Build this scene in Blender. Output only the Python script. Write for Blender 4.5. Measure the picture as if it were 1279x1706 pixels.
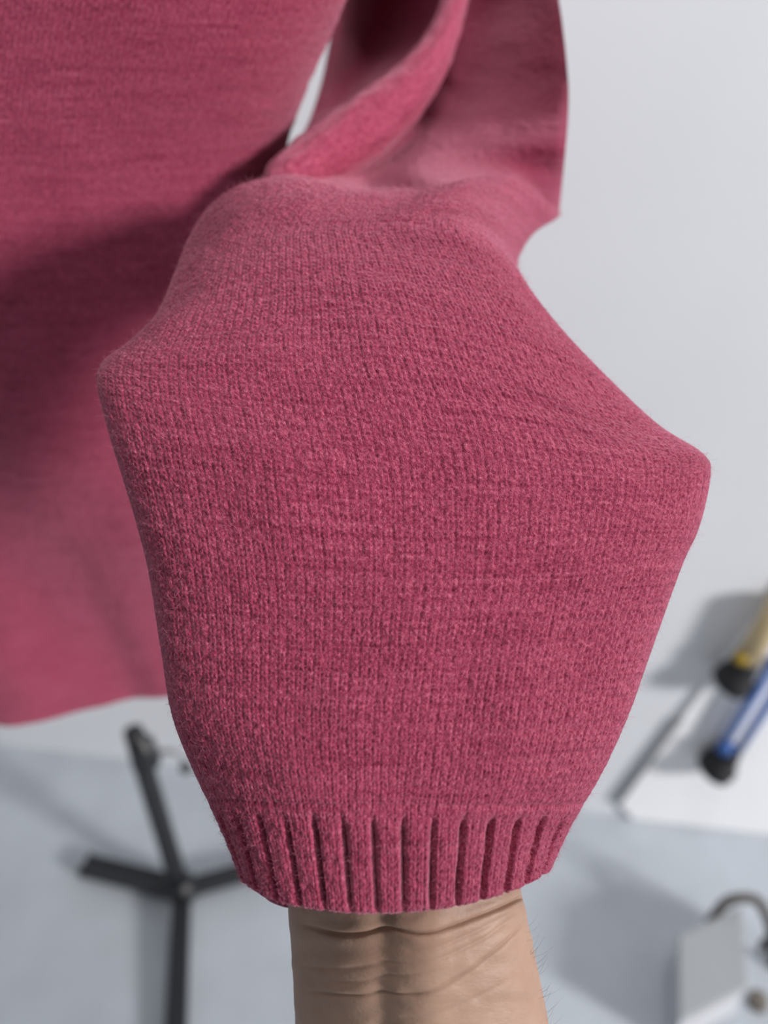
import bpy, math, random
import numpy as np
from mathutils import Vector

# ------------------------------------------------------------------ clear
for o in list(bpy.data.objects):
    bpy.data.objects.remove(o, do_unlink=True)
scene = bpy.context.scene
COL = scene.collection
rng = np.random.default_rng(7)
random.seed(7)

# ------------------------------------------------------------------ camera
W, H, FPX = 1279.0, 1706.0, 1250.0
CAM = np.array([0.0, 0.0, 1.30])
PITCH = math.radians(30)
Fv = np.array([0, math.cos(PITCH), -math.sin(PITCH)])
Uv = np.array([0, math.sin(PITCH), math.cos(PITCH)])
Rv = np.array([1.0, 0, 0])
cd = bpy.data.cameras.new('camera')
cam = bpy.data.objects.new('camera', cd)
COL.objects.link(cam)
cam.location = CAM
cam.rotation_euler = (math.pi / 2 - PITCH, 0, 0)
cd.sensor_fit = 'VERTICAL'
cd.sensor_height = 36.0
cd.sensor_width = 36.0 * W / H
cd.lens = FPX / H * 36.0
cd.clip_start = 0.01
cd.dof.use_dof = True
cd.dof.focus_distance = 0.220
cd.dof.aperture_fstop = (cd.lens / 1000.0) / 0.0051
scene.camera = cam

# ------------------------------------------------------------------ light
world = bpy.data.worlds.new('world')
scene.world = world
world.use_nodes = True
bg = world.node_tree.nodes['Background']
bg.inputs['Color'].default_value = (0.93, 0.96, 1.0, 1)
bg.inputs['Strength'].default_value = 0.23


def area(name, loc, target, sx, sy, power, col):
    l = bpy.data.lights.new(name, 'AREA')
    l.shape = 'RECTANGLE'
    l.size, l.size_y = sx, sy
    l.energy = power
    l.color = col
    o = bpy.data.objects.new(name, l)
    COL.objects.link(o)
    o.location = loc
    d = Vector(target) - Vector(loc)
    o.rotation_euler = d.to_track_quat('-Z', 'Y').to_euler()
    return o


SUN_AZ, SUN_EL, SUN_D = math.radians(59), math.radians(15), 9.0
area('window_daylight', (-0.1 + SUN_D * math.sin(SUN_AZ) * math.cos(SUN_EL), 0.4 - SUN_D * math.cos(SUN_AZ) * math.cos(SUN_EL), 1.1 + SUN_D * math.sin(SUN_EL)),
     (-0.1, 0.4, 1.1), 1.2, 1.4, 880, (1.0, 0.97, 0.95))
area('overhead_fill', (0.45, 0.35, 2.75), (0.1, 0.5, 0.0), 0.8, 0.5, 13, (1.0, 0.98, 0.95))  # unseen fill lamp, added to brighten upward faces, wall and floor

scene.view_settings.view_transform = 'Standard'
scene.view_settings.look = 'None'
scene.view_settings.gamma = 1.0
scene.view_settings.use_curve_mapping = False
scene.view_settings.exposure = 0.0


# ------------------------------------------------------------------ helpers
def P(px, py, d):
    px, py, d = np.broadcast_arrays(np.asarray(px, float), np.asarray(py, float), np.asarray(d, float))
    x = (px - W / 2) / FPX
    v = (H / 2 - py) / FPX
    return CAM + d[..., None] * (Fv + x[..., None] * Rv + v[..., None] * Uv)


def on_floor(px, py, z=0.0):
    r = Fv + (px - W / 2) / FPX * Rv + (H / 2 - py) / FPX * Uv
    t = (z - CAM[2]) / r[2]
    return CAM + t * r


def herm(xk, yk, x):
    """smooth non-uniform cubic through (xk, yk); yk may be (n, ...)"""
    xk = np.asarray(xk, float)
    yk = np.asarray(yk, float)
    x = np.asarray(x, float)
    shp = (-1,) + (1,) * (yk.ndim - 1)
    dx = np.diff(xk).reshape(shp)
    sl = np.diff(yk, axis=0) / dx
    m = np.empty_like(yk)
    m[0], m[-1] = sl[0], sl[-1]
    w1 = dx[1:]
    w0 = dx[:-1]
    m[1:-1] = (sl[:-1] * w1 + sl[1:] * w0) / (w0 + w1)
    i = np.clip(np.searchsorted(xk, x, side='right') - 1, 0, len(xk) - 2)
    h = (xk[i + 1] - xk[i])
    t = ((x - xk[i]) / h).reshape((-1,) + (1,) * (yk.ndim - 1))
    h = h.reshape(t.shape)
    t2, t3 = t * t, t * t * t
    return (2 * t3 - 3 * t2 + 1) * yk[i] + (t3 - 2 * t2 + t) * h * m[i] + (-2 * t3 + 3 * t2) * yk[i + 1] + (t3 - t2) * h * m[i + 1]


def arclen(p):
    d = np.linalg.norm(np.diff(p, axis=0), axis=1)
    return np.concatenate([[0], np.cumsum(d)])


def vnoise(x, y, seed=0):
    """smooth value noise in [-1,1]"""
    r = np.random.default_rng(seed).random((256, 256)) * 2 - 1
    xi, yi = np.floor(x).astype(int), np.floor(y).astype(int)
    fx, fy = x - xi, y - yi
    fx = fx * fx * (3 - 2 * fx)
    fy = fy * fy * (3 - 2 * fy)
    a = r[xi % 256, yi % 256]
    b = r[(xi + 1) % 256, yi % 256]
    c = r[xi % 256, (yi + 1) % 256]
    d = r[(xi + 1) % 256, (yi + 1) % 256]
    return (a * (1 - fx) + b * fx) * (1 - fy) + (c * (1 - fx) + d * fx) * fy


def mesh_obj(name, verts, faces, mat, parent=None, uv=None, smooth=True):
    """verts (n,3), faces list or (m,k) array"""
    me = bpy.data.meshes.new(name)
    verts = np.asarray(verts, np.float32)
    if isinstance(faces, np.ndarray):
        m, k = faces.shape
        me.vertices.add(len(verts))
        me.vertices.foreach_set('co', verts.ravel())
        me.loops.add(m * k)
        me.loops.foreach_set('vertex_index', faces.astype(np.int32).ravel())
        me.polygons.add(m)
        me.polygons.foreach_set('loop_start', np.arange(0, m * k, k, dtype=np.int32))
        me.polygons.foreach_set('loop_total', np.full(m, k, np.int32))
        if uv is not None:
            l = me.uv_layers.new(name='UVMap')
            l.data.foreach_set('uv', np.asarray(uv, np.float32)[faces.ravel()].ravel())
        me.update(calc_edges=True)
    else:
        me.from_pydata([tuple(v) for v in verts], [], faces)
        me.update()
    if smooth:
        me.polygons.foreach_set('use_smooth', np.ones(len(me.polygons), bool))
    me.validate()
    o = bpy.data.objects.new(name, me)
    COL.objects.link(o)
    me.materials.append(mat)
    if parent is not None:
        o.parent = parent
    return o


def grid_faces(nr, nc, closed=True):
    r = np.arange(nr - 1)[:, None]
    c = np.arange(nc if closed else nc - 1)[None, :]
    c2 = (c + 1) % nc
    f = np.stack(np.broadcast_arrays(r * nc + c, r * nc + c2, (r + 1) * nc + c2, (r + 1) * nc + c), -1)
    return f.reshape(-1, 4)


def thing(name, label, cat, loc):
    o = bpy.data.objects.new(name, None)
    COL.objects.link(o)
    o.empty_display_size = 0.05
    o.location = loc
    o['label'] = label
    o['category'] = cat
    bpy.context.view_layer.update()
    return o


def adopt(parent):
    """keep world-space meshes in place under an Empty that is not at the origin"""
    bpy.context.view_layer.update()
    inv = parent.matrix_world.inverted()
    for c in parent.children:
        c.matrix_parent_inverse = inv


def box_geo(c, ax, ay, az, bev=0.0):
    """oriented box: centre and three half-axis vectors, chamfered along its edges"""
    c, ax, ay, az = map(lambda q: np.asarray(q, float), (c, ax, ay, az))
    import bmesh
    bm = bmesh.new()
    bmesh.ops.create_cube(bm, size=2)
    for v in bm.verts:
        v.co = Vector(c + v.co.x * ax + v.co.y * ay + v.co.z * az)
    if bev > 0:
        bmesh.ops.bevel(bm, geom=list(bm.edges), offset=bev, segments=3, profile=0.6, affect='EDGES')
    bmesh.ops.recalc_face_normals(bm, faces=bm.faces)
    bm.verts.index_update()
    v = np.array([list(q.co) for q in bm.verts])
    f = [[q.index for q in fc.verts] for fc in bm.faces]
    bm.free()
    return v, f


def tube_geo(pts, rad, n=16, cap=True):
    pts = np.asarray(pts, float)
    rad = np.broadcast_to(np.asarray(rad, float), (len(pts),))
    V, Fc = [], []
    tan = np.gradient(pts, axis=0)
    tan /= np.linalg.norm(tan, axis=1)[:, None]
    up = np.array([0, 0, 1.0]) if abs(tan[0][2]) < 0.9 else np.array([1.0, 0, 0])
    for i, p in enumerate(pts):
        a = np.cross(tan[i], up)
        a /= np.linalg.norm(a)
        b = np.cross(tan[i], a)
        up = -b if np.dot(-b, up) > 0 else b
        a = np.cross(tan[i], up)
        a /= np.linalg.norm(a)
        b = np.cross(tan[i], a)
        for k in range(n):
            q = 2 * math.pi * k / n
            V.append(p + rad[i] * (math.cos(q) * a + math.sin(q) * b))
    for i in range(len(pts) - 1):
        for k in range(n):
            k2 = (k + 1) % n
            Fc.append([i * n + k, i * n + k2, (i + 1) * n + k2, (i + 1) * n + k])
    if cap:
        Fc.append(list(range(n))[::-1])
        Fc.append([(len(pts) - 1) * n + k for k in range(n)])
    return np.array(V), Fc


def join_geo(*gs):
    V, Fc, o = [], [], 0
    for v, f in gs:
        V.append(v)
        Fc += [[i + o for i in q] for q in f]
        o += len(v)
    return np.concatenate(V), Fc


# ------------------------------------------------------------------ materials
def new_mat(name):
    m = bpy.data.materials.new(name)
    m.use_nodes = True
    nt = m.node_tree
    return m, nt, nt.nodes['Principled BSDF']


def nd(nt, t, **kw):
    n = nt.nodes.new(t)
    for k, v in kw.items():
        setattr(n, k, v)
    return n


def noise(nt, vec, scale, detail=2.0, rough=0.5, dims='3D'):
    n = nd(nt, 'ShaderNodeTexNoise', noise_dimensions=dims)
    n.inputs['Scale'].default_value = scale
    n.inputs['Detail'].default_value = detail
    n.inputs['Roughness'].default_value = rough
    if vec is not None:
        nt.links.new(vec, n.inputs['Vector'])
    return n.outputs['Fac']


def scaled(nt, vec, s):
    m = nd(nt, 'ShaderNodeMapping')
    m.inputs['Scale'].default_value = s
    nt.links.new(vec, m.inputs['Vector'])
    return m.outputs['Vector']


def ramp(nt, fac, stops):
    r = nd(nt, 'ShaderNodeValToRGB')
    el = r.color_ramp.elements
    while len(el) < len(stops):
        el.new(0.5)
    for e, (p, c) in zip(el, stops):
        e.position = p
        e.color = (*c, 1)
    nt.links.new(fac, r.inputs['Fac'])
    return r.outputs['Color']


def mixc(nt, fac, a, b, mode='MIX'):
    m = nd(nt, 'ShaderNodeMix', data_type='RGBA', blend_type=mode)
    for s, v in ((m.inputs['Factor'], fac), (m.inputs['A'], a), (m.inputs['B'], b)):
        pass
    ins = [i for i in m.inputs if i.enabled]
    for sock, v in zip((m.inputs[0], m.inputs[6], m.inputs[7]), (fac, a, b)):
        if hasattr(v, 'is_output'):
            nt.links.new(v, sock)
        elif isinstance(v, (int, float)):
            sock.default_value = v
        else:
            sock.default_value = (*v, 1)
    return m.outputs[2]


def math_n(nt, op, a, b):
    m = nd(nt, 'ShaderNodeMath', operation=op)
    for s, v in zip(m.inputs, (a, b)):
        if hasattr(v, 'is_output'):
            nt.links.new(v, s)
        else:
            s.default_value = v
    return m.outputs[0]


def bump(nt, bsdf, height, strength, dist):
    b = nd(nt, 'ShaderNodeBump')
    b.inputs['Strength'].default_value = strength
    b.inputs['Distance'].default_value = dist
    nt.links.new(height, b.inputs['Height'])
    nt.links.new(b.outputs['Normal'], bsdf.inputs['Normal'])


def wool_material():
    m, nt, b = new_mat('melange_wool_knit')
    uv = nd(nt, 'ShaderNodeTexCoord').outputs['UV']
    n1 = noise(nt, scaled(nt, uv, (2.3, 1.3, 1)), 1.0, 3.0, 0.65, '2D')
    n2 = noise(nt, scaled(nt, uv, (0.055, 0.85, 1)), 1.0, 2.0, 0.6, '2D')
    n3 = noise(nt, scaled(nt, uv, (9.0, 3.2, 1)), 1.0, 2.0, 0.6, '2D')
    n4 = noise(nt, scaled(nt, uv, (0.10, 0.10, 1)), 1.0, 2.0, 0.5, '2D')
    s = math_n(nt, 'ADD', math_n(nt, 'MULTIPLY', n1, 0.45), math_n(nt, 'MULTIPLY', n3, 0.40))
    s = math_n(nt, 'ADD', s, math_n(nt, 'MULTIPLY', n2, 0.11))
    s = math_n(nt, 'ADD', s, math_n(nt, 'MULTIPLY', n4, 0.04))
    # a thinner, darker end of yarn knitted in here and there along a course
    n5 = noise(nt, scaled(nt, uv, (0.06, 0.75, 1)), 1.0, 1.0, 0.5, '2D')
    mr = nd(nt, 'ShaderNodeMapRange', interpolation_type='SMOOTHSTEP')
    mr.inputs['From Min'].default_value = 0.62
    mr.inputs['From Max'].default_value = 0.74
    nt.links.new(n5, mr.inputs['Value'])
    s = math_n(nt, 'SUBTRACT', s, math_n(nt, 'MULTIPLY', mr.outputs['Result'], 0.038))
    c = ramp(nt, s, [(0.31, (0.120, 0.008, 0.024)), (0.45, (0.268, 0.030, 0.071)),
                     (0.55, (0.390, 0.064, 0.124)), (0.70, (0.605, 0.172, 0.258))])
    nt.links.new(c, b.inputs['Base Color'])
    b.inputs['Roughness'].default_value = 0.95
    b.inputs['Specular IOR Level'].default_value = 0.12
    b.inputs['Sheen Weight'].default_value = 0.70
    b.inputs['Sheen Roughness'].default_value = 0.45
    b.inputs['Sheen Tint'].default_value = (1.0, 0.55, 0.68, 1)
    hgt = math_n(nt, 'ADD', math_n(nt, 'MULTIPLY', n3, 0.6), math_n(nt, 'MULTIPLY', n1, 0.6))
    bump(nt, b, hgt, 0.8, 0.0006)
    return m


def fibre_material():
    m, nt, b = new_mat('loose_wool_fibre')
    b.inputs['Base Color'].default_value = (0.62, 0.20, 0.30, 1)
    b.inputs['Roughness'].default_value = 0.8
    b.inputs['Specular IOR Level'].default_value = 0.15
    return m


def skin_material():
    m, nt, b = new_mat('tan_skin')
    oc = nd(nt, 'ShaderNodeTexCoord').outputs['Object']
    n1 = noise(nt, oc, 45.0, 3.0, 0.6)
    n2 = noise(nt, oc, 420.0, 2.0, 0.6)
    n3 = noise(nt, scaled(nt, oc, (120, 900, 900)), 1.0, 3.0, 0.7)
    c1 = ramp(nt, n1, [(0.3, (0.32, 0.20, 0.147)), (0.7, (0.400, 0.268, 0.202))])
    c2 = mixc(nt, math_n(nt, 'MULTIPLY', n2, 0.30), c1, (0.33, 0.17, 0.11))
    nt.links.new(c2, b.inputs['Base Color'])
    b.inputs['Roughness'].default_value = 0.52
    b.inputs['Specular IOR Level'].default_value = 0.35
    b.inputs['Subsurface Weight'].default_value = 0.12
    b.inputs['Subsurface Radius'].default_value = (0.006, 0.0025, 0.0015)
    b.inputs['Subsurface Scale'].default_value = 0.6
    h = math_n(nt, 'ADD', math_n(nt, 'MULTIPLY', n2, 0.5), n3)
    bump(nt, b, h, 0.35, 0.0005)
    return m


def plain(name, col, rough=0.5, metal=0.0, var=0.08, scale=20.0, bmp=0.0, spec=0.5):
    m, nt, b = new_mat(name)
    oc = nd(nt, 'ShaderNodeTexCoord').outputs['Object']
    n = noise(nt, oc, scale, 4.0, 0.55)
    lo = tuple(max(0, c * (1 - var)) for c in col)
    hi = tuple(min(1, c * (1 + var)) for c in col)
    nt.links.new(ramp(nt, n, [(0.3, lo), (0.7, hi)]), b.inputs['Base Color'])
    b.inputs['Roughness'].default_value = rough
    b.inputs['Metallic'].default_value = metal
    b.inputs['Specular IOR Level'].default_value = spec
    if bmp:
        bump(nt, b, n, 0.3, bmp)
    return m


M_wool = wool_material()
M_fib = fibre_material()
M_skin = skin_material()
M_wall = plain('white_wall_paint', (0.69, 0.71, 0.75), 0.8, 0, 0.025, 3.0, 0.0, 0.2)
M_floor = plain('grey_floor', (0.48, 0.52, 0.57), 0.45, 0, 0.10, 5.0, 0.0, 0.35)
M_black = plain('black_steel', (0.012, 0.013, 0.016), 0.42, 0, 0.2, 30)
M_rubber = plain('black_rubber', (0.010, 0.010, 0.013), 0.6, 0, 0.2, 30)
M_wire = plain('grey_wire', (0.20, 0.21, 0.23), 0.4, 0.6, 0.1, 30)
M_whitep = plain('white_laminate', (0.90, 0.91, 0.94), 0.5, 0, 0.02, 8)
M_shade_strip = plain('grey_shadow_strip', (0.26, 0.27, 0.28), 0.6, 0, 0.05, 8)  # shadow tone put into a colour, for the strip beside the panel
M_blue = plain('blue_tube', (0.035, 0.12, 0.40), 0.35, 0, 0.1, 20)
M_tan = plain('tan_tube', (0.48, 0.38, 0.22), 0.4, 0, 0.1, 20)
M_gold = plain('yellow_plastic', (0.48, 0.32, 0.02), 0.4, 0, 0.1, 20)
M_box = plain('grey_board', (0.36, 0.38, 0.40), 0.7, 0, 0.04, 8)
M_boxs = plain('pale_grey_board', (0.55, 0.56, 0.60), 0.7, 0, 0.04, 8)
M_strap = plain('dark_brown_webbing', (0.075, 0.066, 0.062), 0.8, 0, 0.15, 60)
M_cap = plain('brown_plastic', (0.16, 0.14, 0.12), 0.6, 0, 0.1, 30)

# ------------------------------------------------------------------ room
wa = on_floor(0, 1240)
wb = on_floor(1279, 1385)
wdir = (wb - wa) / np.linalg.norm(wb - wa)
wn = np.array([-wdir[1], wdir[0], 0.0])          # away from the camera
wmid = (wa + wb) / 2


def wall_pt(s, z, off=0.0):
    """s metres along the wall from its middle, z up, off towards the camera"""
    p = wmid + wdir * s - wn * off
    return np.array([p[0], p[1], z])


v, f = box_geo(wmid + wn * 0.06 + np.array([0, 0, 1.4]), wdir * 3.0, wn * 0.06, (0, 0, 1.42))
wall = mesh_obj('wall_back', v, f, M_wall, smooth=False)
wall['kind'] = 'structure'
v, f = box_geo((0, 0.2, -0.05), wdir * 3.2, wn * 3.2, (0, 0, 0.05))
floor = mesh_obj('floor', v, f, M_floor, smooth=False)
floor['kind'] = 'structure'


# ------------------------------------------------------------------ lofts
def sup(n_exp, k):
    """unit super-ellipse half: s in [-1,1] -> (x, prof)"""
    ph = np.linspace(0, math.pi, k)
    c, s = np.cos(ph), np.sin(ph)
    return -np.sign(c) * np.abs(c) ** (2 / n_exp), np.abs(s) ** (2 / n_exp)


def loft_rows(rows, nf, nb, n_exp=2.6):
    """rows: (depth, half thickness, [(px, py[, ddepth])...]) -> front and back control rings in 3D
    each ring: nf front samples from left to right, then nb back samples right to left"""
    xs, pr = sup(n_exp, 241)
    rings = []
    pix = []
    for D, th, pts, *flag in rows:
        a = np.array([[q[0], q[1], q[2] if len(q) > 2 else 0.0] for q in pts], float)
        s = arclen(a[:, :2])
        s = s / s[-1]
        if flag:
            s = np.linspace(0, 1, len(a))
        t = (xs + 1) / 2
        c = herm(s, a, t)
        fr = P(c[:, 0], c[:, 1], D + c[:, 2] + th * (1 - pr))
        bk = P(c[:, 0], c[:, 1], D + c[:, 2] + th * (1 + pr))[::-1]
        # resample by arc length
        sf = arclen(fr)
        q = np.linspace(0, sf[-1], nf)
        F2 = np.stack([np.interp(q, sf, fr[:, k]) for k in range(3)], 1)
        pf = np.stack([np.interp(q, sf, c[:, k]) for k in range(2)], 1)
        sb = arclen(bk)
        q = np.linspace(0, sb[-1], nb + 2)[1:-1]
        B2 = np.stack([np.interp(q, sb, bk[:, k]) for k in range(3)], 1)
        rings.append(np.concatenate([F2, B2]))
        pix.append(pf)
    return np.array(rings), np.array(pix)


def normals_of(G):
    du = np.roll(G, -1, 1) - np.roll(G, 1, 1)
    dv = np.gradient(G, axis=0)
    n = np.cross(du, dv)
    n /= np.linalg.norm(n, axis=2)[..., None] + 1e-12
    return n


# ------------------------------------------------------------------ sweater: sleeve and cuff
WALES = 62
rows = [
    (0.1975, 0.0225, [(405, 1478), (440, 1499), (520, 1516), (620, 1527), (700, 1525), (780, 1511), (860, 1484), (915, 1455)]),
    (0.1980, 0.0225, [(380, 1412), (450, 1432), (640, 1446), (830, 1430), (937, 1405)]),
    (0.1985, 0.0220, [(352, 1348), (500, 1356), (650, 1358), (800, 1358), (963, 1354)]),
    (0.1995, 0.0215, [(322, 1285), (500, 1298), (660, 1302), (830, 1300), (1001, 1290)]),
    (0.2010, 0.0210, [(289, 1200), (480, 1213), (660, 1218), (850, 1214), (1043, 1200)]),
    (0.2040, 0.0200, [(268, 1080), (480, 1096), (670, 1100), (870, 1097), (1086, 1082)]),
    (0.2080, 0.0190, [(241, 925), (460, 945), (680, 955), (900, 955), (1138, 938)]),
    (0.2120, 0.0180, [(210, 815), (440, 835), (690, 850), (930, 858), (1168, 868)]),
    (0.2150, 0.0170, [(185, 735), (430, 755), (690, 770), (940, 790), (1100, 797), (1184, 790)]),
    (0.2190, 0.0165, [(163, 650), (300, 668), (440, 680), (690, 690), (900, 715), (1080, 745), (1172, 757)]),
    (0.2240, 0.0160, [(168, 607), (300, 598), (450, 595), (690, 600), (880, 640), (1010, 690), (1102, 711)]),
    (0.2310, 0.0160, [(213, 570), (320, 535), (450, 515), (680, 512), (840, 545), (950, 600), (1024, 640)]),
    (0.2400, 0.0160, [(262, 520), (350, 470), (470, 440), (670, 430), (800, 455), (900, 525), (936, 548)]),
    (0.2490, 0.0160, [(290, 455), (370, 410), (480, 378), (660, 375), (780, 385), (850, 440), (879, 475)]),
    (0.2580, 0.0160, [(312, 400), (385, 358), (475, 332), (650, 346), (770, 345, .001), (825, 378, .013), (862, 435, .032)]),
    (0.2680, 0.0160, [(335, 362), (390, 325), (474, 302), (600, 326), (700, 326), (780, 312), (835, 335, .018), (888, 390, .046)]),
    (0.2820, 0.0150, [(348, 346), (395, 314), (478, 291), (600, 317), (700, 317), (790, 299), (860, 298, .022), (927, 364, .050)]),
    (0.3120, 0.0150, [(385, 348), (430, 322), (500, 312), (600, 328), (700, 324), (790, 312), (865, 316, .020), (931, 350, .036)]),
    (0.0, 0.016, [(425, 300, 0.365), (440, 295, 0.362), (455, 290, 0.358), (510, 285, 0.356), (570, 290, 0.357), (610, 302, 0.358), (690, 285, 0.337), (820, 288, 0.337), (937, 300, 0.342)], 'idx'),
    (0.0, 0.010, [(470, 265, 0.390), (485, 258, 0.386), (500, 252, 0.380), (560, 245, 0.374), (632, 250, 0.378), (665, 255, 0.380), (730, 245, 0.364), (835, 245, 0.344), (942, 250, 0.328)], 'idx'),
    (0.0, 0.010, [(505, 222, 0.412), (530, 215, 0.408), (560, 208, 0.400), (620, 204, 0.390), (680, 205, 0.390), (712, 210, 0.392), (770, 205, 0.378), (855, 205, 0.354), (946, 200, 0.333)], 'idx'),
    (0.0, 0.010, [(531, 150, 0.430), (575, 155, 0.455), (625, 152, 0.420), (672, 150, 0.400), (716, 150, 0.398), (740, 152, 0.401), (795, 150, 0.390), (870, 150, 0.362), (947, 150, 0.335)], 'idx'),
    (0.0, 0.010, [(544, 95, 0.440), (610, 98, 0.490), (675, 98, 0.450), (715, 97, 0.408), (745, 97, 0.404), (768, 100, 0.406), (815, 100, 0.395), (880, 100, 0.365), (944, 105, 0.336)], 'idx'),
    (0.0, 0.010, [(553, 45, 0.445), (630, 45, 0.500), (700, 45, 0.462), (742, 45, 0.415), (763, 45, 0.408), (785, 48, 0.410), (825, 48, 0.399), (880, 48, 0.370), (938, 50, 0.340)], 'idx'),
    (0.0, 0.010, [(563, 0, 0.447), (640, 0, 0.500), (715, 0, 0.462), (752, 0, 0.418), (775, 0, 0.411), (797, 0, 0.413), (835, 0, 0.402), (885, 0, 0.374), (931, 0, 0.343)], 'idx'),
    (0.0, 0.020, [(550, -150, 0.430), (640, -150, 0.430), (710, -150, 0.420), (740, -150, 0.410), (765, -150, 0.405), (780, -150, 0.402), (810, -150, 0.395), (855, -150, 0.388), (895, -150, 0.380)], 'idx'),
    (0.0, 0.030, [(500, -380, 0.420), (560, -375, 0.410), (600, -370, 0.405), (640, -365, 0.400), (670, -360, 0.398), (700, -350, 0.396), (730, -345, 0.394), (765, -335, 0.392), (800, -330, 0.390)], 'idx'),
]
NF, NB = 560, 110
rings, pix = loft_rows(rows, NF, NB, 2.2)
mean_step = np.concatenate([[0], np.cumsum(np.linalg.norm(np.diff(rings[:, :NF:20], axis=0), axis=2).mean(1))])
S_CUFF = mean_step[2]
S_RIM = mean_step[17]
S_END = mean_step[-1]
step = 0.00037
s_all = np.concatenate([np.arange(0, S_CUFF, step), np.arange(S_CUFF, S_RIM, step), np.arange(S_RIM, S_END, step * 3.5)])
n_cuff = len(np.arange(0, S_CUFF, step))
G = herm(mean_step, rings, s_all)
NR, NC = G.shape[:2]


def box_blur(A, r, axis):
    A = np.moveaxis(A, axis, 0)
    pad = np.concatenate([2 * A[:1] - A[r:0:-1], A, 2 * A[-1:] - A[-2:-r - 2:-1]])
    cs = np.concatenate([np.zeros_like(pad[:1]), np.cumsum(pad, 0)])
    return np.moveaxis((cs[2 * r + 1:] - cs[:-2 * r - 1]) / (2 * r + 1), 0, axis)


Gs = G.copy()
for _ in range(3):
    Gs = box_blur(Gs, 6, 0)
    Gs[:, :NF] = box_blur(Gs[:, :NF], 9, 1)
wgt = np.clip((s_all - S_RIM - 0.008) / 0.025, 0, 1)[:, None, None]
G = G * (1 - wgt) + Gs * wgt
# u in wales over the front, continued round the back; v in courses
uu = np.concatenate([np.linspace(0, WALES, NF), WALES + np.linspace(0, WALES, NB + 2)[1:-1]])
COURSE = 0.00178
U2, V2 = np.broadcast_arrays(uu[None, :], (s_all / COURSE)[:, None])
U2, V2 = U2.copy(), V2.copy()


def stitch(u, v, seed=0):
    """stockinette relief in 0..1: two slanted strands per wale making a V"""
    u = u + 0.10 * vnoise(u * 0.5, v * 0.6, seed + 1) + 0.5 * vnoise(u * .07, v * .05, seed + 6)
    v = v + 0.18 * vnoise(u * 0.35, v * 0.5, seed + 2)
    fr = u - np.floor(u)
    a = np.where(fr < 0.5, fr * 2, 2 - fr * 2)              # 0 at wale border, 1 at its middle
    strand = 0.5 + 0.5 * np.cos(2 * math.pi * (v + 0.75 * (1 - a)))
    across = np.sin(math.pi * np.clip(0.04 + 0.76 * a, 0, 1)) ** 0.8
    h = across * (0.40 + 0.60 * strand ** 0.8)
    thick = 0.80 + 0.28 * vnoise(u * 0.9, v * 0.9, seed + 3) + 0.20 * vnoise(u * 0.06, v * 0.9, seed + 4)
    return h * thick


nrm = normals_of(G)
# outward = towards the camera on the front half
if np.mean(np.einsum('ijk,ijk->ij', nrm[100:300, 100:400], (CAM - G[100:300, 100:400]))) < 0:
    nrm = -nrm
side = np.ones(NC)
side[NF:] = 0.0
e = 34
side[:e] = np.linspace(0.12, 1, e)
side[NF - e:NF] = np.linspace(1, 0.12, e)
fade_up = np.clip((S_RIM + 0.004 - s_all) / 0.01, 0.0, 1)
amp = 0.00066 * side[None, :] * fade_up[:, None]
h = stitch(U2, V2, 11)
felt = 0.00014 * vnoise(U2 * 3.1, V2 * 2.3, 5) + 0.00022 * vnoise(U2 * 1.3, V2 * 1.1, 6)
soft = 0.0007 * vnoise(U2 * 0.16, V2 * 0.10, 8) + 0.0011 * vnoise(U2 * 0.06 + 3, V2 * 0.045, 9)
# 2x2 rib on the cuff
ribph = (U2 / 4.0) - np.floor(U2 / 4.0)
ribw = np.abs(ribph - 0.5) * 2                             # 0 in the rib middle, 1 in the groove
rib = 1 - np.clip((ribw - 0.66) / 0.32, 0, 1) ** 1.1 - 0.12 * ribw ** 2
rib_on = (np.clip((S_CUFF + 0.0010 - s_all) / 0.0060, 0, 1) * (0.30 + 0.70 * np.clip(s_all / 0.0035, 0, 1)))[:, None]
rib_on = rib_on * rib_on * (3 - 2 * rib_on)
wob = 1 + 0.25 * vnoise(U2 * 0.5, V2 * 0.25, 21)
side_r = np.ones(NC)
disp = amp * h + felt * side[None, :] + soft * (1 - rib_on) * side[None, :] + rib_on * (rib - 1.0) * 0.0026 * wob * side_r[None, :]
# seam where rib meets plain knit
disp += -0.0005 * np.exp(-((s_all - S_CUFF - 0.0025) / 0.0009) ** 2)[:, None] * side[None, :]
# rounded lip at the cuff's end
lip = np.clip(1 - s_all / 0.0022, 0, 1)
disp += -(0.0016 * lip ** 2)[:, None]
Gd = G + nrm * disp[..., None]
# inner face of the cuff, turned back inside
cen = G[0].mean(0)
inner = []
for k, (off, ss) in enumerate([(0.0030, 0.0002), (0.0040, 0.002), (0.0042, 0.008), (0.0042, 0.016)]):
    i = int(np.searchsorted(s_all, ss))
    inner.append(G[i] - nrm[i] * off)
inner = np.array(inner)[::-1]

sweater = thing('sweater', 'raspberry pink melange wool sweater hanging, one sleeve stretched over a spread hand', 'sweater',
                (-0.20, 0.42, 0.90))
UVall = np.stack([U2, V2], -1)
cuffG = np.concatenate([inner, Gd[:n_cuff + 1]])
cuffUV = np.concatenate([np.stack(np.broadcast_arrays(uu[None, :], np.array([-9., -5, -2, -1])[:, None]), -1), UVall[:n_cuff + 1]])
cuff = mesh_obj('cuff', cuffG.reshape(-1, 3), grid_faces(len(cuffG), NC), M_wool, sweater, cuffUV.reshape(-1, 2))
cuff['label'] = 'ribbed pink cuff around the wrist'
slv = Gd[n_cuff:]
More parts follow.
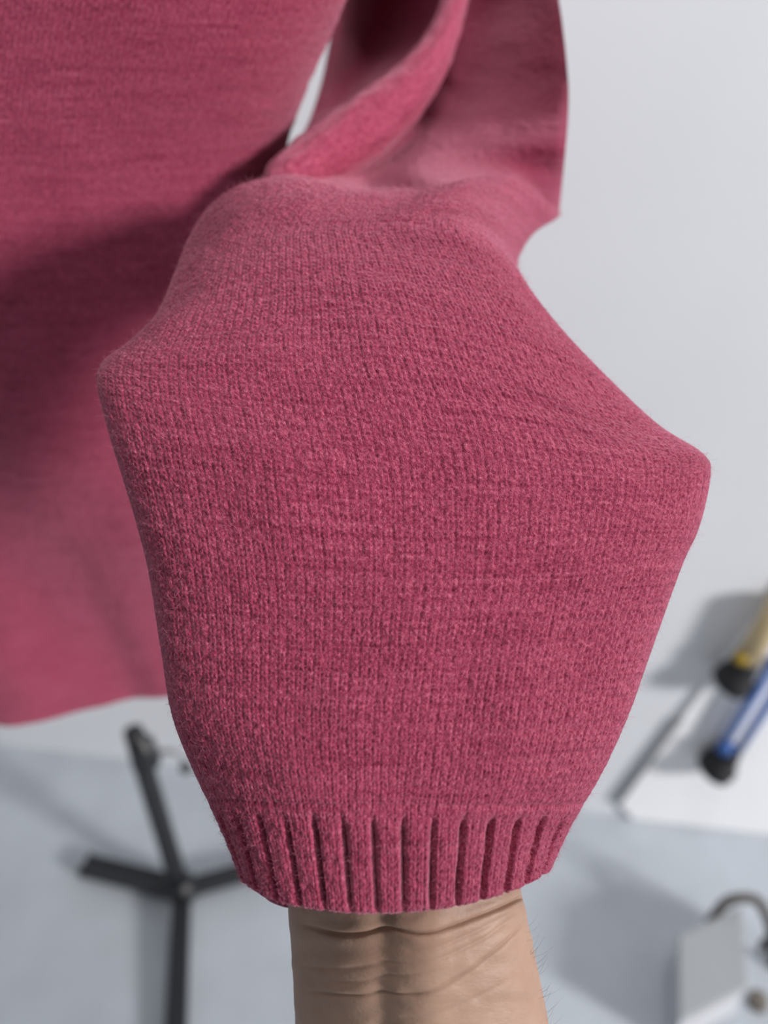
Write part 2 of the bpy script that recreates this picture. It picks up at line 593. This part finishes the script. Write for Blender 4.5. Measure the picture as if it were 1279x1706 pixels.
# the thick rolled fold of loose knit across the crook of the sleeve
fold_c = np.array([(768, -260, .400, 22), (764, -90, .398, 22), (758, 0, .390, 22), (744, 48, .383, 26), (717, 101, .377, 33), (673, 156, .371, 41),
                   (615, 207, .365, 48), (560, 247, .358, 49), (507, 285, .350, 46), (474, 314, .340, 38), (462, 332, .328, 15)])
fs = arclen(fold_c[:, :2])
fold_i = herm(fs, fold_c, np.linspace(0, fs[-1], 150))
fv, _ = tube_geo(P(fold_i[:, 0], fold_i[:, 1], fold_i[:, 2]), fold_i[:, 3] * fold_i[:, 2] / FPX, 72, cap=False)
fu, fw = np.meshgrid(np.linspace(0, 30, 72), np.linspace(0, 110, 150))
fv = fv.reshape(150, 72, 3)
fn = fv - fv.mean(1)[:, None]
fn /= np.linalg.norm(fn, axis=2)[..., None]
fv = fv + fn * (0.0009 * vnoise(fu * 0.25, fw * 0.06, 71) + 0.0005 * vnoise(fu * 0.9, fw * 0.35, 72))[..., None]
ns_ = slv.shape[0] * NC
sv = np.concatenate([slv.reshape(-1, 3), fv.reshape(-1, 3)])
sf_ = np.concatenate([grid_faces(len(slv), NC), grid_faces(150, 72) + ns_])
suv = np.concatenate([UVall[n_cuff:].reshape(-1, 2), np.stack([fw * 0.5, fu], -1).reshape(-1, 2)])
sleeve = mesh_obj('sleeve', sv, sf_, M_wool, sweater, suv)

# ------------------------------------------------------------------ sweater: body
zk = [0.862, 0.92, 1.0, 1.1, 1.2, 1.24, 1.265, 1.295, 1.335, 1.40, 1.46, 1.51]
xr = [-.095, -.09, -.08, -.07, -.060, -.057, -.052, -.0385, -.0165, .002, -.004, -.05]
xl = [-.52, -.52, -.52, -.52, -.52, -.515, -.51, -.51, -.505, -.50, -.49, -.44]
bk = [.062, .062, .065, .070, .070, .070, .070, .070, .070, .068, .055, .020]
NRb = 560
BF, BB = 640, 90
zs = np.linspace(0.862, 1.36, 520)
zs = np.concatenate([zs, np.linspace(1.362, 1.51, 40)])
XR, XL, BK = herm(zk, xr, zs), herm(zk, xl, zs), herm(zk, bk, zs)
xs, pr = sup(2.5, 400)
# dense columns where the photograph looks, coarse beyond
sf = np.concatenate([np.linspace(0, 0.42, 60, endpoint=False), np.linspace(0.42, 1, BF - 60)])
ref = np.stack([xs * 0.2, pr * 0.07], 1)
al = arclen(ref)
al /= al[-1]
xf, pf = np.interp(sf, al, xs), np.interp(sf, al, pr)
sb = np.linspace(1, 0, BB + 2)[1:-1]
xb, pb = np.interp(sb, al, xs), -np.interp(sb, al, pr)
xx = np.concatenate([xf, xb])
pp = np.concatenate([pf, pb])
X = (XL + XR)[:, None] / 2 + (XR - XL)[:, None] / 2 * xx[None, :]
YM = 0.468
Yb = YM - BK[:, None] * pp[None, :] - herm([.85, 1.0, 1.15, 1.33, 1.6], [-.033, -.015, .018, .052, .052], zs)[:, None]
Z = np.broadcast_to(zs[:, None], X.shape).copy()
front = np.clip(pp, 0, 1)[None, :]
# drape folds, stronger towards the hem
hemw = np.clip((1.06 - Z) / 0.16, 0, 1)
hemw = hemw * hemw * (3 - 2 * hemw)
foldk = herm([-.55, -.40, -.33, -.275, -.235, -.205, -.18, -.15, -.11, -.08],
             [0.0, .006, -.006, -.010, .000, .007, .006, .016, .022, .024], X.ravel()).reshape(X.shape)
Yb = Yb + front * hemw * foldk
Yb = Yb + front * 0.004 * np.sin(X * 31 + Z * 9) * np.clip((1.36 - Z) / 0.2, 0, 1)
B = np.stack([X, Yb, Z], -1)
nb_ = normals_of(B)
if np.mean(nb_[200:300, 300:400, 1]) > 0:
    nb_ = -nb_
wale_b = 0.0023
arc_b = np.concatenate([[0], np.cumsum(np.linalg.norm(np.diff(B[450], axis=0), axis=1))])
UB, VB = np.broadcast_arrays((arc_b / wale_b)[None, :], (zs / 0.00205)[:, None])
sideb = np.ones(len(xx))
sideb[BF:] = 0
sideb[:60] = 0
sideb[60:70] = np.linspace(0, 1, 10)
hb = stitch(UB, VB, 41)
dispb = 0.00105 * hb * sideb[None, :] + 0.0001 * vnoise(UB * 2.3, VB * 2.1, 44) * sideb[None, :] \
    + 0.0010 * vnoise(UB * .09, VB * .05, 45) * sideb[None, :]
lip = np.clip(1 - (zs - zs[0]) / 0.003, 0, 1)
dispb = dispb - (0.0015 * lip ** 2)[:, None]
Bd = B + nb_ * dispb[..., None]
inn = [B[40] - nb_[40] * 0.004, B[12] - nb_[12] * 0.004, B[3] - nb_[3] * 0.0035, B[0] - nb_[0] * 0.0025]
ball = np.concatenate([np.array(inn), Bd])
uvb = np.concatenate([np.stack([UB[[40, 12, 3, 0]], VB[[40, 12, 3, 0]]], -1), np.stack([UB, VB], -1)])
# close the shoulders
top = Bd[-1].copy()
top[:, 1] = YM - .052
top[:, 2] += 0.012
ball = np.concatenate([ball, top[None]])
uvb = np.concatenate([uvb, uvb[-1:]])
body = mesh_obj('body', ball.reshape(-1, 3), grid_faces(len(ball), len(xx)), M_wool, sweater, uvb.reshape(-1, 2))


# ------------------------------------------------------------------ loose fibres standing off the knit
def fibres(name, G, N, count, rmin, rmax, parent, r0, r1, c0, c1, rad=0.000022):
    i = rng.integers(r0, r1, count)
    j = rng.integers(c0, c1, count)
    p = G[i, j]
    n = N[i, j]
    t = rng.normal(size=(count, 3))
    t -= n * np.einsum('ij,ij->i', t, n)[:, None]
    t /= np.linalg.norm(t, axis=1)[:, None]
    L = rmin + (rmax - rmin) * rng.random(count) ** 2.5
    lift = 0.15 + 0.65 * rng.random(count)
    d1 = n * lift[:, None] + t * np.sqrt(1 - np.minimum(lift, .99) ** 2)[:, None]
    bend = rng.normal(size=(count, 3)) * 0.45
    p1 = p + d1 * (L * 0.5)[:, None]
    d2 = d1 + bend
    d2 /= np.linalg.norm(d2, axis=1)[:, None]
    p2 = p1 + d2 * (L * 0.5)[:, None]
    a = np.cross(d1, rng.normal(size=(count, 3)))
    a /= np.linalg.norm(a, axis=1)[:, None] + 1e-9
    b = np.cross(d1, a)
    V = []
    for q, rr in ((p - n * 0.0003, 1.0), (p1, 0.9), (p2, 0.35)):
        for k in range(3):
            w = 2 * math.pi * k / 3
            V.append(q + rad * rr * (math.cos(w) * a + math.sin(w) * b))
    V = np.stack(V, 1).reshape(-1, 3)
    base = np.arange(count)[:, None] * 9
    fc = []
    for s in (0, 3):
        for k in range(3):
            fc.append(np.concatenate([base + s + k, base + s + (k + 1) % 3, base + s + 3 + (k + 1) % 3, base + s + 3 + k], 1))
    fc = np.stack(fc, 1).reshape(-1, 4)
    o = mesh_obj(name, V, fc, M_fib, parent)
    o['kind'] = 'stuff'
    return o


i_rim = int(np.searchsorted(s_all, S_RIM))
fibres('wool_fuzz', Gd, nrm, 26000, 0.0008, 0.0042, sleeve, n_cuff, i_rim, 0, NF)
fibres('wool_fuzz', Gd, nrm, 5000, 0.0008, 0.003, cuff, 2, n_cuff, 0, NF)
adopt(sweater)

# ------------------------------------------------------------------ person: forearm and hand inside the sleeve
arm_rows = [
    (0.262, 0.030, [(500, 3150), (740, 3150), (980, 3150)]),
    (0.232, 0.038, [(455, 2800), (740, 2800), (1025, 2800)]),
    (0.215, 0.038, [(455, 2450), (740, 2450), (1025, 2450)]),
    (0.204, 0.034, [(470, 2150), (730, 2150), (995, 2150)]),
    (0.2005, 0.029, [(484, 1930), (715, 1930), (955, 1930)]),
    (0.2000, 0.022, [(491, 1780, .010), (660, 1780, .001), (928, 1780)]),
    (0.2000, 0.0205, [(491, 1690, .011), (660, 1690, .001), (910, 1690)]),
    (0.2005, 0.0190, [(486, 1600, .011), (655, 1600, .001), (893, 1600)]),
    (0.2015, 0.0180, [(481, 1520, .010), (650, 1520, .001), (876, 1520)]),
    (0.2035, 0.0160, [(480, 1450, .008), (650, 1450, .001), (862, 1450)]),
    (0.2065, 0.0155, [(470, 1350), (672, 1350), (880, 1350)]),
    (0.2095, 0.0130, [(440, 1200), (675, 1200), (925, 1200)]),
    (0.2130, 0.0120, [(430, 1060), (680, 1060), (920, 1060)]),
    (0.2170, 0.0105, [(445, 940), (680, 930), (890, 930)]),
    (0.2230, 0.0050, [(480, 880), (680, 870), (860, 880)]),
]
AF, AB = 300, 90
ar, ap = loft_rows(arm_rows, AF, AB, 2.15)
ms = np.concatenate([[0], np.cumsum(np.linalg.norm(np.diff(ar[:, :AF:20], axis=0), axis=2).mean(1))])
s_vis0, s_vis1 = ms[5], ms[9]
sa = np.concatenate([np.linspace(0, s_vis0, 60, endpoint=False), np.linspace(s_vis0, s_vis1, 260, endpoint=False), np.linspace(s_vis1, ms[-1], 60)])
AG = herm(ms, ar, sa)
APX = herm(ms, ap, sa)
an = normals_of(AG)
if np.mean(np.einsum('ijk,ijk->ij', an[100:200, 60:200], (CAM - AG[100:200, 60:200]))) < 0:
    an = -an
ad = np.zeros(AG.shape[:2])


def groove(poly, depth, width, pad=0.0):
    poly = np.array(poly, float)
    xx_ = np.linspace(poly[0, 0], poly[-1, 0], 120)
    yy_ = herm(poly[:, 0], poly[:, 1], xx_)
    px, py = APX[..., 0], APX[..., 1]
    yc = np.interp(px, xx_, yy_)
    wx = np.clip((px - poly[0, 0]) / 50, 0, 1) * np.clip((poly[-1, 0] - px) / 50, 0, 1)
    d = py - yc
    ad[:, :AF] += -depth * wx * np.exp(-(d / width) ** 2)
    if pad:
        ad[:, :AF] += pad * wx * np.exp(-((d + 3.2 * width) / (2.6 * width)) ** 2)
        ad[:, :AF] += 0.6 * pad * wx * np.exp(-((d - 3.2 * width) / (2.8 * width)) ** 2)


groove([(500, 1540), (545, 1552), (600, 1556), (650, 1549), (700, 1552), (760, 1541), (820, 1518), (905, 1478)], 0.0013, 3.4, 0.0003)
groove([(500, 1650), (560, 1655), (650, 1657), (710, 1648), (770, 1622), (830, 1578), (890, 1520)], 0.0006, 3.5, 0.0002)
groove([(490, 1608), (560, 1613), (640, 1606), (720, 1596), (800, 1566), (880, 1510)], 0.0003, 4.0, 0.0002)
groove([(520, 1632), (580, 1636), (660, 1626), (740, 1606)], 0.00025, 4.0, 0.0001)
groove([(640, 1582), (720, 1576), (800, 1548), (870, 1506)], 0.00025, 4.0, 0.0001)
groove([(620, 1700), (700, 1690), (780, 1668), (860, 1625)], 0.00025, 5.0, 0.0001)
px, py = APX[..., 0], APX[..., 1]
# flexor tendon standing proud to the right of a hollow
env = np.exp(-np.clip((np.abs(py - 1650) - 120) / 90, 0, 9) ** 2)
ad[:, :AF] += 0.0016 * env * np.exp(-((px - 715) / 42) ** 2) - 0.0011 * env * np.exp(-((px - 636) / 22) ** 2) \
    + 0.0007 * env * np.exp(-((px - 565) / 38) ** 2)
ad[:, :AF] += 0.00025 * vnoise(px / 30, py / 22, 61)
AGd = AG + an * ad[..., None]
apex0 = AGd[0].mean(0) + (AGd[0].mean(0) - AGd[8].mean(0)) * 0.4
Varm = AGd.reshape(-1, 3)
farm = [list(map(int, q)) for q in grid_faces(len(AGd), AGd.shape[1])]
nca = AGd.shape[1]
farm.append(list(range(nca))[::-1])
farm.append([(len(AGd) - 1) * nca + k for k in range(nca)])
geos = [(Varm, farm)]


def finger(chain, r0, r1):
    c = np.array([P(*q) for q in chain])
    s = arclen(c)
    q = np.linspace(0, s[-1], 26)
    pts = herm(s, c, q)
    t = q / s[-1]
    rad = (r0 + (r1 - r0) * t) * (1 + 0.07 * np.exp(-((t - .45) / .06) ** 2) + 0.05 * np.exp(-((t - .74) / .05) ** 2))
    rad = rad * np.sqrt(np.clip(1 - np.clip((t - .93) / .07, 0, 1) ** 2, 0.03, 1))
    return tube_geo(pts, rad, 14)


geos.append(finger([(850, 1200, .2215), (960, 1040, .2240), (1045, 930, .2285), (1115, 835, .2330)], .0100, .0065))
geos.append(finger([(830, 980, .2270), (840, 760, .2330), (810, 560, .2460), (768, 395, .2750)], .0085, .0065))
geos.append(finger([(710, 950, .2270), (690, 740, .2330), (665, 540, .2460), (640, 375, .2715)], .0088, .0066))
geos.append(finger([(590, 950, .2270), (560, 750, .2335), (520, 560, .2450), (480, 360, .2720)], .0084, .0064))
geos.append(finger([(490, 1000, .2260), (400, 850, .2300), (300, 740, .2340), (205, 660, .2370)], .0078, .0058))
va, fa = join_geo(*geos)
person = thing('person', 'bare tan forearm and wrist of a person reaching up into the pink sleeve', 'person', tuple(AG[0].mean(0)))
skin = mesh_obj('arm', va, fa, M_skin, person)


# fine hairs along the outer edge of the forearm
M_hair = plain('dark_body_hair', (0.12, 0.09, 0.075), 0.6)
hg = []
for k in range(34):
    i = int(rng.integers(70, 250))
    j = int(rng.integers(AF - 26, AF + 6))
    p, n = AGd[i, j % nca], an[i, j % nca]
    d = n * 0.55 + Uv * 0.5 + rng.normal(size=3) * 0.22
    d /= np.linalg.norm(d)
    L = 0.003 + 0.004 * rng.random()
    hg.append(tube_geo([p - d * 0.0005, p + d * L * .5, p + d * L + Uv * 0.0012], [0.000022, 0.00002, 0.000008], 4))
hv, hf = join_geo(*hg)
hair = mesh_obj('arm_hair', hv, hf, M_hair, person)
hair['kind'] = 'stuff'
adopt(person)

# ------------------------------------------------------------------ black display stand on the floor
base = on_floor(307, 1500)
base[2] = 0
stand = thing('display_stand', 'small black three-legged display stand with upright post on grey floor', 'stand', tuple(base))


def flat_leg(tip_px, length, name='leg'):
    tip = on_floor(*tip_px)
    d = tip - base
    d[2] = 0
    d /= np.linalg.norm(d)
    s = np.array([-d[1], d[0], 0])
    a = base + np.array([0, 0, 0.032])
    b_ = base + d * length + np.array([0, 0, 0.016])
    m_ = (a + b_) / 2
    ax = (b_ - a) / 2
    upv = np.cross(ax / np.linalg.norm(ax), s)
    upv = upv if upv[2] > 0 else -upv
    g = box_geo(m_, ax, s * 0.0165, upv * 0.009, 0.004)
    o = mesh_obj('leg', g[0], g[1], M_black, stand, smooth=False)
    foot = join_geo(tube_geo([b_ - d * .018 + np.array([0, 0, -.016]), b_ - d * .018 + np.array([0, 0, -.004])], [0.013, 0.012], 16))
    ft = mesh_obj('foot_pad', foot[0], foot[1], M_rubber, o, smooth=False)
    return o


flat_leg((150, 1452), 0.205)
flat_leg((420, 1462), 0.205)
flat_leg((297, 1706), 0.26)
ptop = 0.43
hub = tube_geo([base + np.array([0, 0, q]) for q in (0.018, 0.02, 0.05, 0.062)], [0.020, 0.026, 0.026, 0.018], 24)
mesh_obj('hub', hub[0], hub[1], M_black, stand, smooth=False)
pole = tube_geo([base + np.array([-.05 * q, 0, q]) for q in np.linspace(0.03, ptop, 6)], [0.0175, 0.0170, 0.0165, 0.0165, 0.0160, 0.0150], 20)
po = mesh_obj('pole', pole[0], pole[1], M_black, stand)
col = tube_geo([base + np.array([0.006 - .05 * q, 0, q]) for q in (ptop - .075, ptop - .07, ptop - .03, ptop - .012)], [0.017, 0.023, 0.021, 0.012], 20)
mesh_obj('collar', col[0], col[1], M_black, stand, smooth=False)
pt = base + np.array([-.008, -.004, ptop - .055])
hk = [pt, pt + np.array([.02, 0, .012]), pt + np.array([.04, 0, .014]), pt + np.array([.055, 0, .002]), pt + np.array([.058, 0, -.022])]
s = arclen(np.array(hk))
hk = herm(s, np.array(hk), np.linspace(0, s[-1], 20))
hook = tube_geo(hk, 0.0036, 10)
ho = mesh_obj('hook', hook[0], hook[1], M_wire, stand)
bead_p = hk[-1]
bead = tube_geo([bead_p + np.array([0, 0, q]) for q in (.008, .006, .0, -.006, -.008)], [.002, .008, .010, .008, .002], 14)
mesh_obj('hook_tip', bead[0], bead[1], M_black, ho)
adopt(stand)


# ------------------------------------------------------------------ folded white panel with tubular legs by the wall
def on_wall(px, py, off):
    r = Fv + (px - W / 2) / FPX * Rv + (H / 2 - py) / FPX * Uv
    p0 = wmid - wn * off
    t = np.dot(p0 - CAM, wn) / np.dot(r, wn)
    return CAM + t * r


T = 0.010
corner = on_wall(1030, 1337, T)
edge_top = on_wall(1178, 1142, T)
ed = edge_top - corner
top_z = 0.62
k = (top_z - corner[2]) / ed[2]
p_tl = corner + ed * k
foot_l = np.array([*(corner + wdir * 0.01)[:2], 0.0])
poly = [corner, foot_l + wdir * 0.025, foot_l + wdir * 0.95, p_tl + wdir * 0.62, p_tl]
poly[1][2] = 0.002
poly[2][2] = 0.002
poly[3][2] = top_z
n5 = len(poly)
vb = [q for q in poly] + [q + wn * (T - 0.001) for q in poly]
fb = [list(range(n5)), [n5 + i for i in range(n5)][::-1]] + [[i, n5 + i, n5 + (i + 1) % n5, (i + 1) % n5] for i in range(n5)]
table = thing('folding_table', 'white panel leaning on the wall with blue and tan tubular legs and black feet', 'table', tuple(foot_l + wdir * 0.4))
mesh_obj('table_top', np.array(vb), fb, M_whitep, table, smooth=False)
eg = tube_geo([corner - wn * .001, corner + ed * k * 0.42], 0.004, 10)  # dark strip modelled in place of the shadow the legs cast
mesh_obj('shadow_strip', eg[0], eg[1], M_shade_strip, table)


def tube_leg(p_foot, p_far, rad, gap, mat, ring_mat, ln):
    a = on_wall(*p_foot, T + 0.024)
    b_ = on_wall(*p_far, T + 0.024)
    d = (b_ - a) / np.linalg.norm(b_ - a)
    s = np.cross(d, wn)
    gs = []
    if gap:
        for sg in (-1, 1):
            gs.append(tube_geo([a + s * sg * gap, a + d * ln + s * sg * gap], rad, 14))
    else:
        gs.append(tube_geo([a, a + d * ln], rad, 18))
    # a hinge bracket carries the leg on the panel, off to the right
    br = a + d * (ln - 0.014)
    gs.append(tube_geo([br, br + wn * 0.0245], 0.012, 12))
    g = join_geo(*gs)
    lg = mesh_obj('leg', g[0], g[1], mat, table)
    r = 0.031
    # foot: socket along the leg running into a stubby domed pad
    pd = np.array([0, 0, -1.0]) * 0.85 - wdir * 0.45
    pd /= np.linalg.norm(pd)
    q0 = a + pd * 0.006
    ft = join_geo(tube_geo([a + d * 0.040, a + d * 0.02, a - d * 0.006], [0.020, 0.024, 0.025], 18),
                  tube_geo([q0 - pd * .018, q0 - pd * .012, q0, q0 + pd * .016, q0 + pd * .022], [.018, r, r * 1.08, r * 1.05, r * .85], 24))
    mesh_obj('rubber_foot', ft[0], ft[1], M_rubber, lg, smooth=False)
    rg = tube_geo([a + d * 0.036 - wn * .006 + s * .012, a + d * 0.054 - wn * .006 + s * .012], 0.0125, 18)
    mesh_obj('collar_ring', rg[0], rg[1], ring_mat, lg)


tube_leg((1200, 1272), (1290, 1130), 0.0075, 0.015, M_blue, M_blue, 0.25)
tube_leg((1228, 1127), (1312, 985), 0.0195, 0, M_tan, M_gold, 0.165)
adopt(table)

# ------------------------------------------------------------------ grey box at the right
BH = 0.085
A_, B_, C_, D_ = [on_floor(x, y, BH) for x, y in ((1128, 1556), (1236, 1512), (1244, 1640), (1134, 1706))]
cx = (A_ + B_ + C_ + D_) / 4
ux = ((B_ - A_) + (C_ - D_)) / 4
uy = ((A_ - D_) + (B_ - C_)) / 4
boxt = thing('storage_box', 'light grey square box with dark strap standing on the floor', 'box', (cx[0], cx[1], 0))
g = box_geo((cx[0], cx[1], BH / 2 - 0.005), ux * 0.97, uy * 0.97, (0, 0, BH / 2 - 0.006), 0.003)
mesh_obj('box_body', g[0], g[1], M_boxs, boxt, smooth=False)
g = box_geo((cx[0], cx[1], BH - 0.006), ux, uy, (0, 0, 0.007), 0.003)
mesh_obj('lid', g[0], g[1], M_box, boxt, smooth=False)
# strap looping over the far corner
bc = (A_ + B_) / 2
sp = [A_ * .45 + B_ * .55 + np.array([0, .006, -.02]), B_ * .8 + A_ * .2 + np.array([0.0, .012, .014]), B_ + np.array([.02, .004, .016]),
      B_ + np.array([.045, -.03, -.03]), B_ + np.array([.05, -.05, -.09])]
s = arclen(np.array(sp))
sp = herm(s, np.array(sp), np.linspace(0, s[-1], 24))
g = tube_geo(sp, 0.0085, 10)
st = mesh_obj('strap', g[0], g[1], M_strap, boxt)
bq = B_ + np.array([.042, -.035, -.03])
g = box_geo(bq, ux * .30, uy * .12, (0.004, 0, .022), .004)
mesh_obj('buckle', g[0], g[1], M_rubber, st, smooth=False)
adopt(boxt)
cp = on_floor(1260, 1672)
cap = tube_geo([cp + np.array([0, 0, q]) for q in (0.0005, .002, .016, .02)], [.014, .016, .015, .010], 20)
co = mesh_obj('stopper', cap[0], cap[1], M_cap)
co['label'] = 'tiny brown round stopper lying on the floor beside the grey box'
co['category'] = 'stopper'
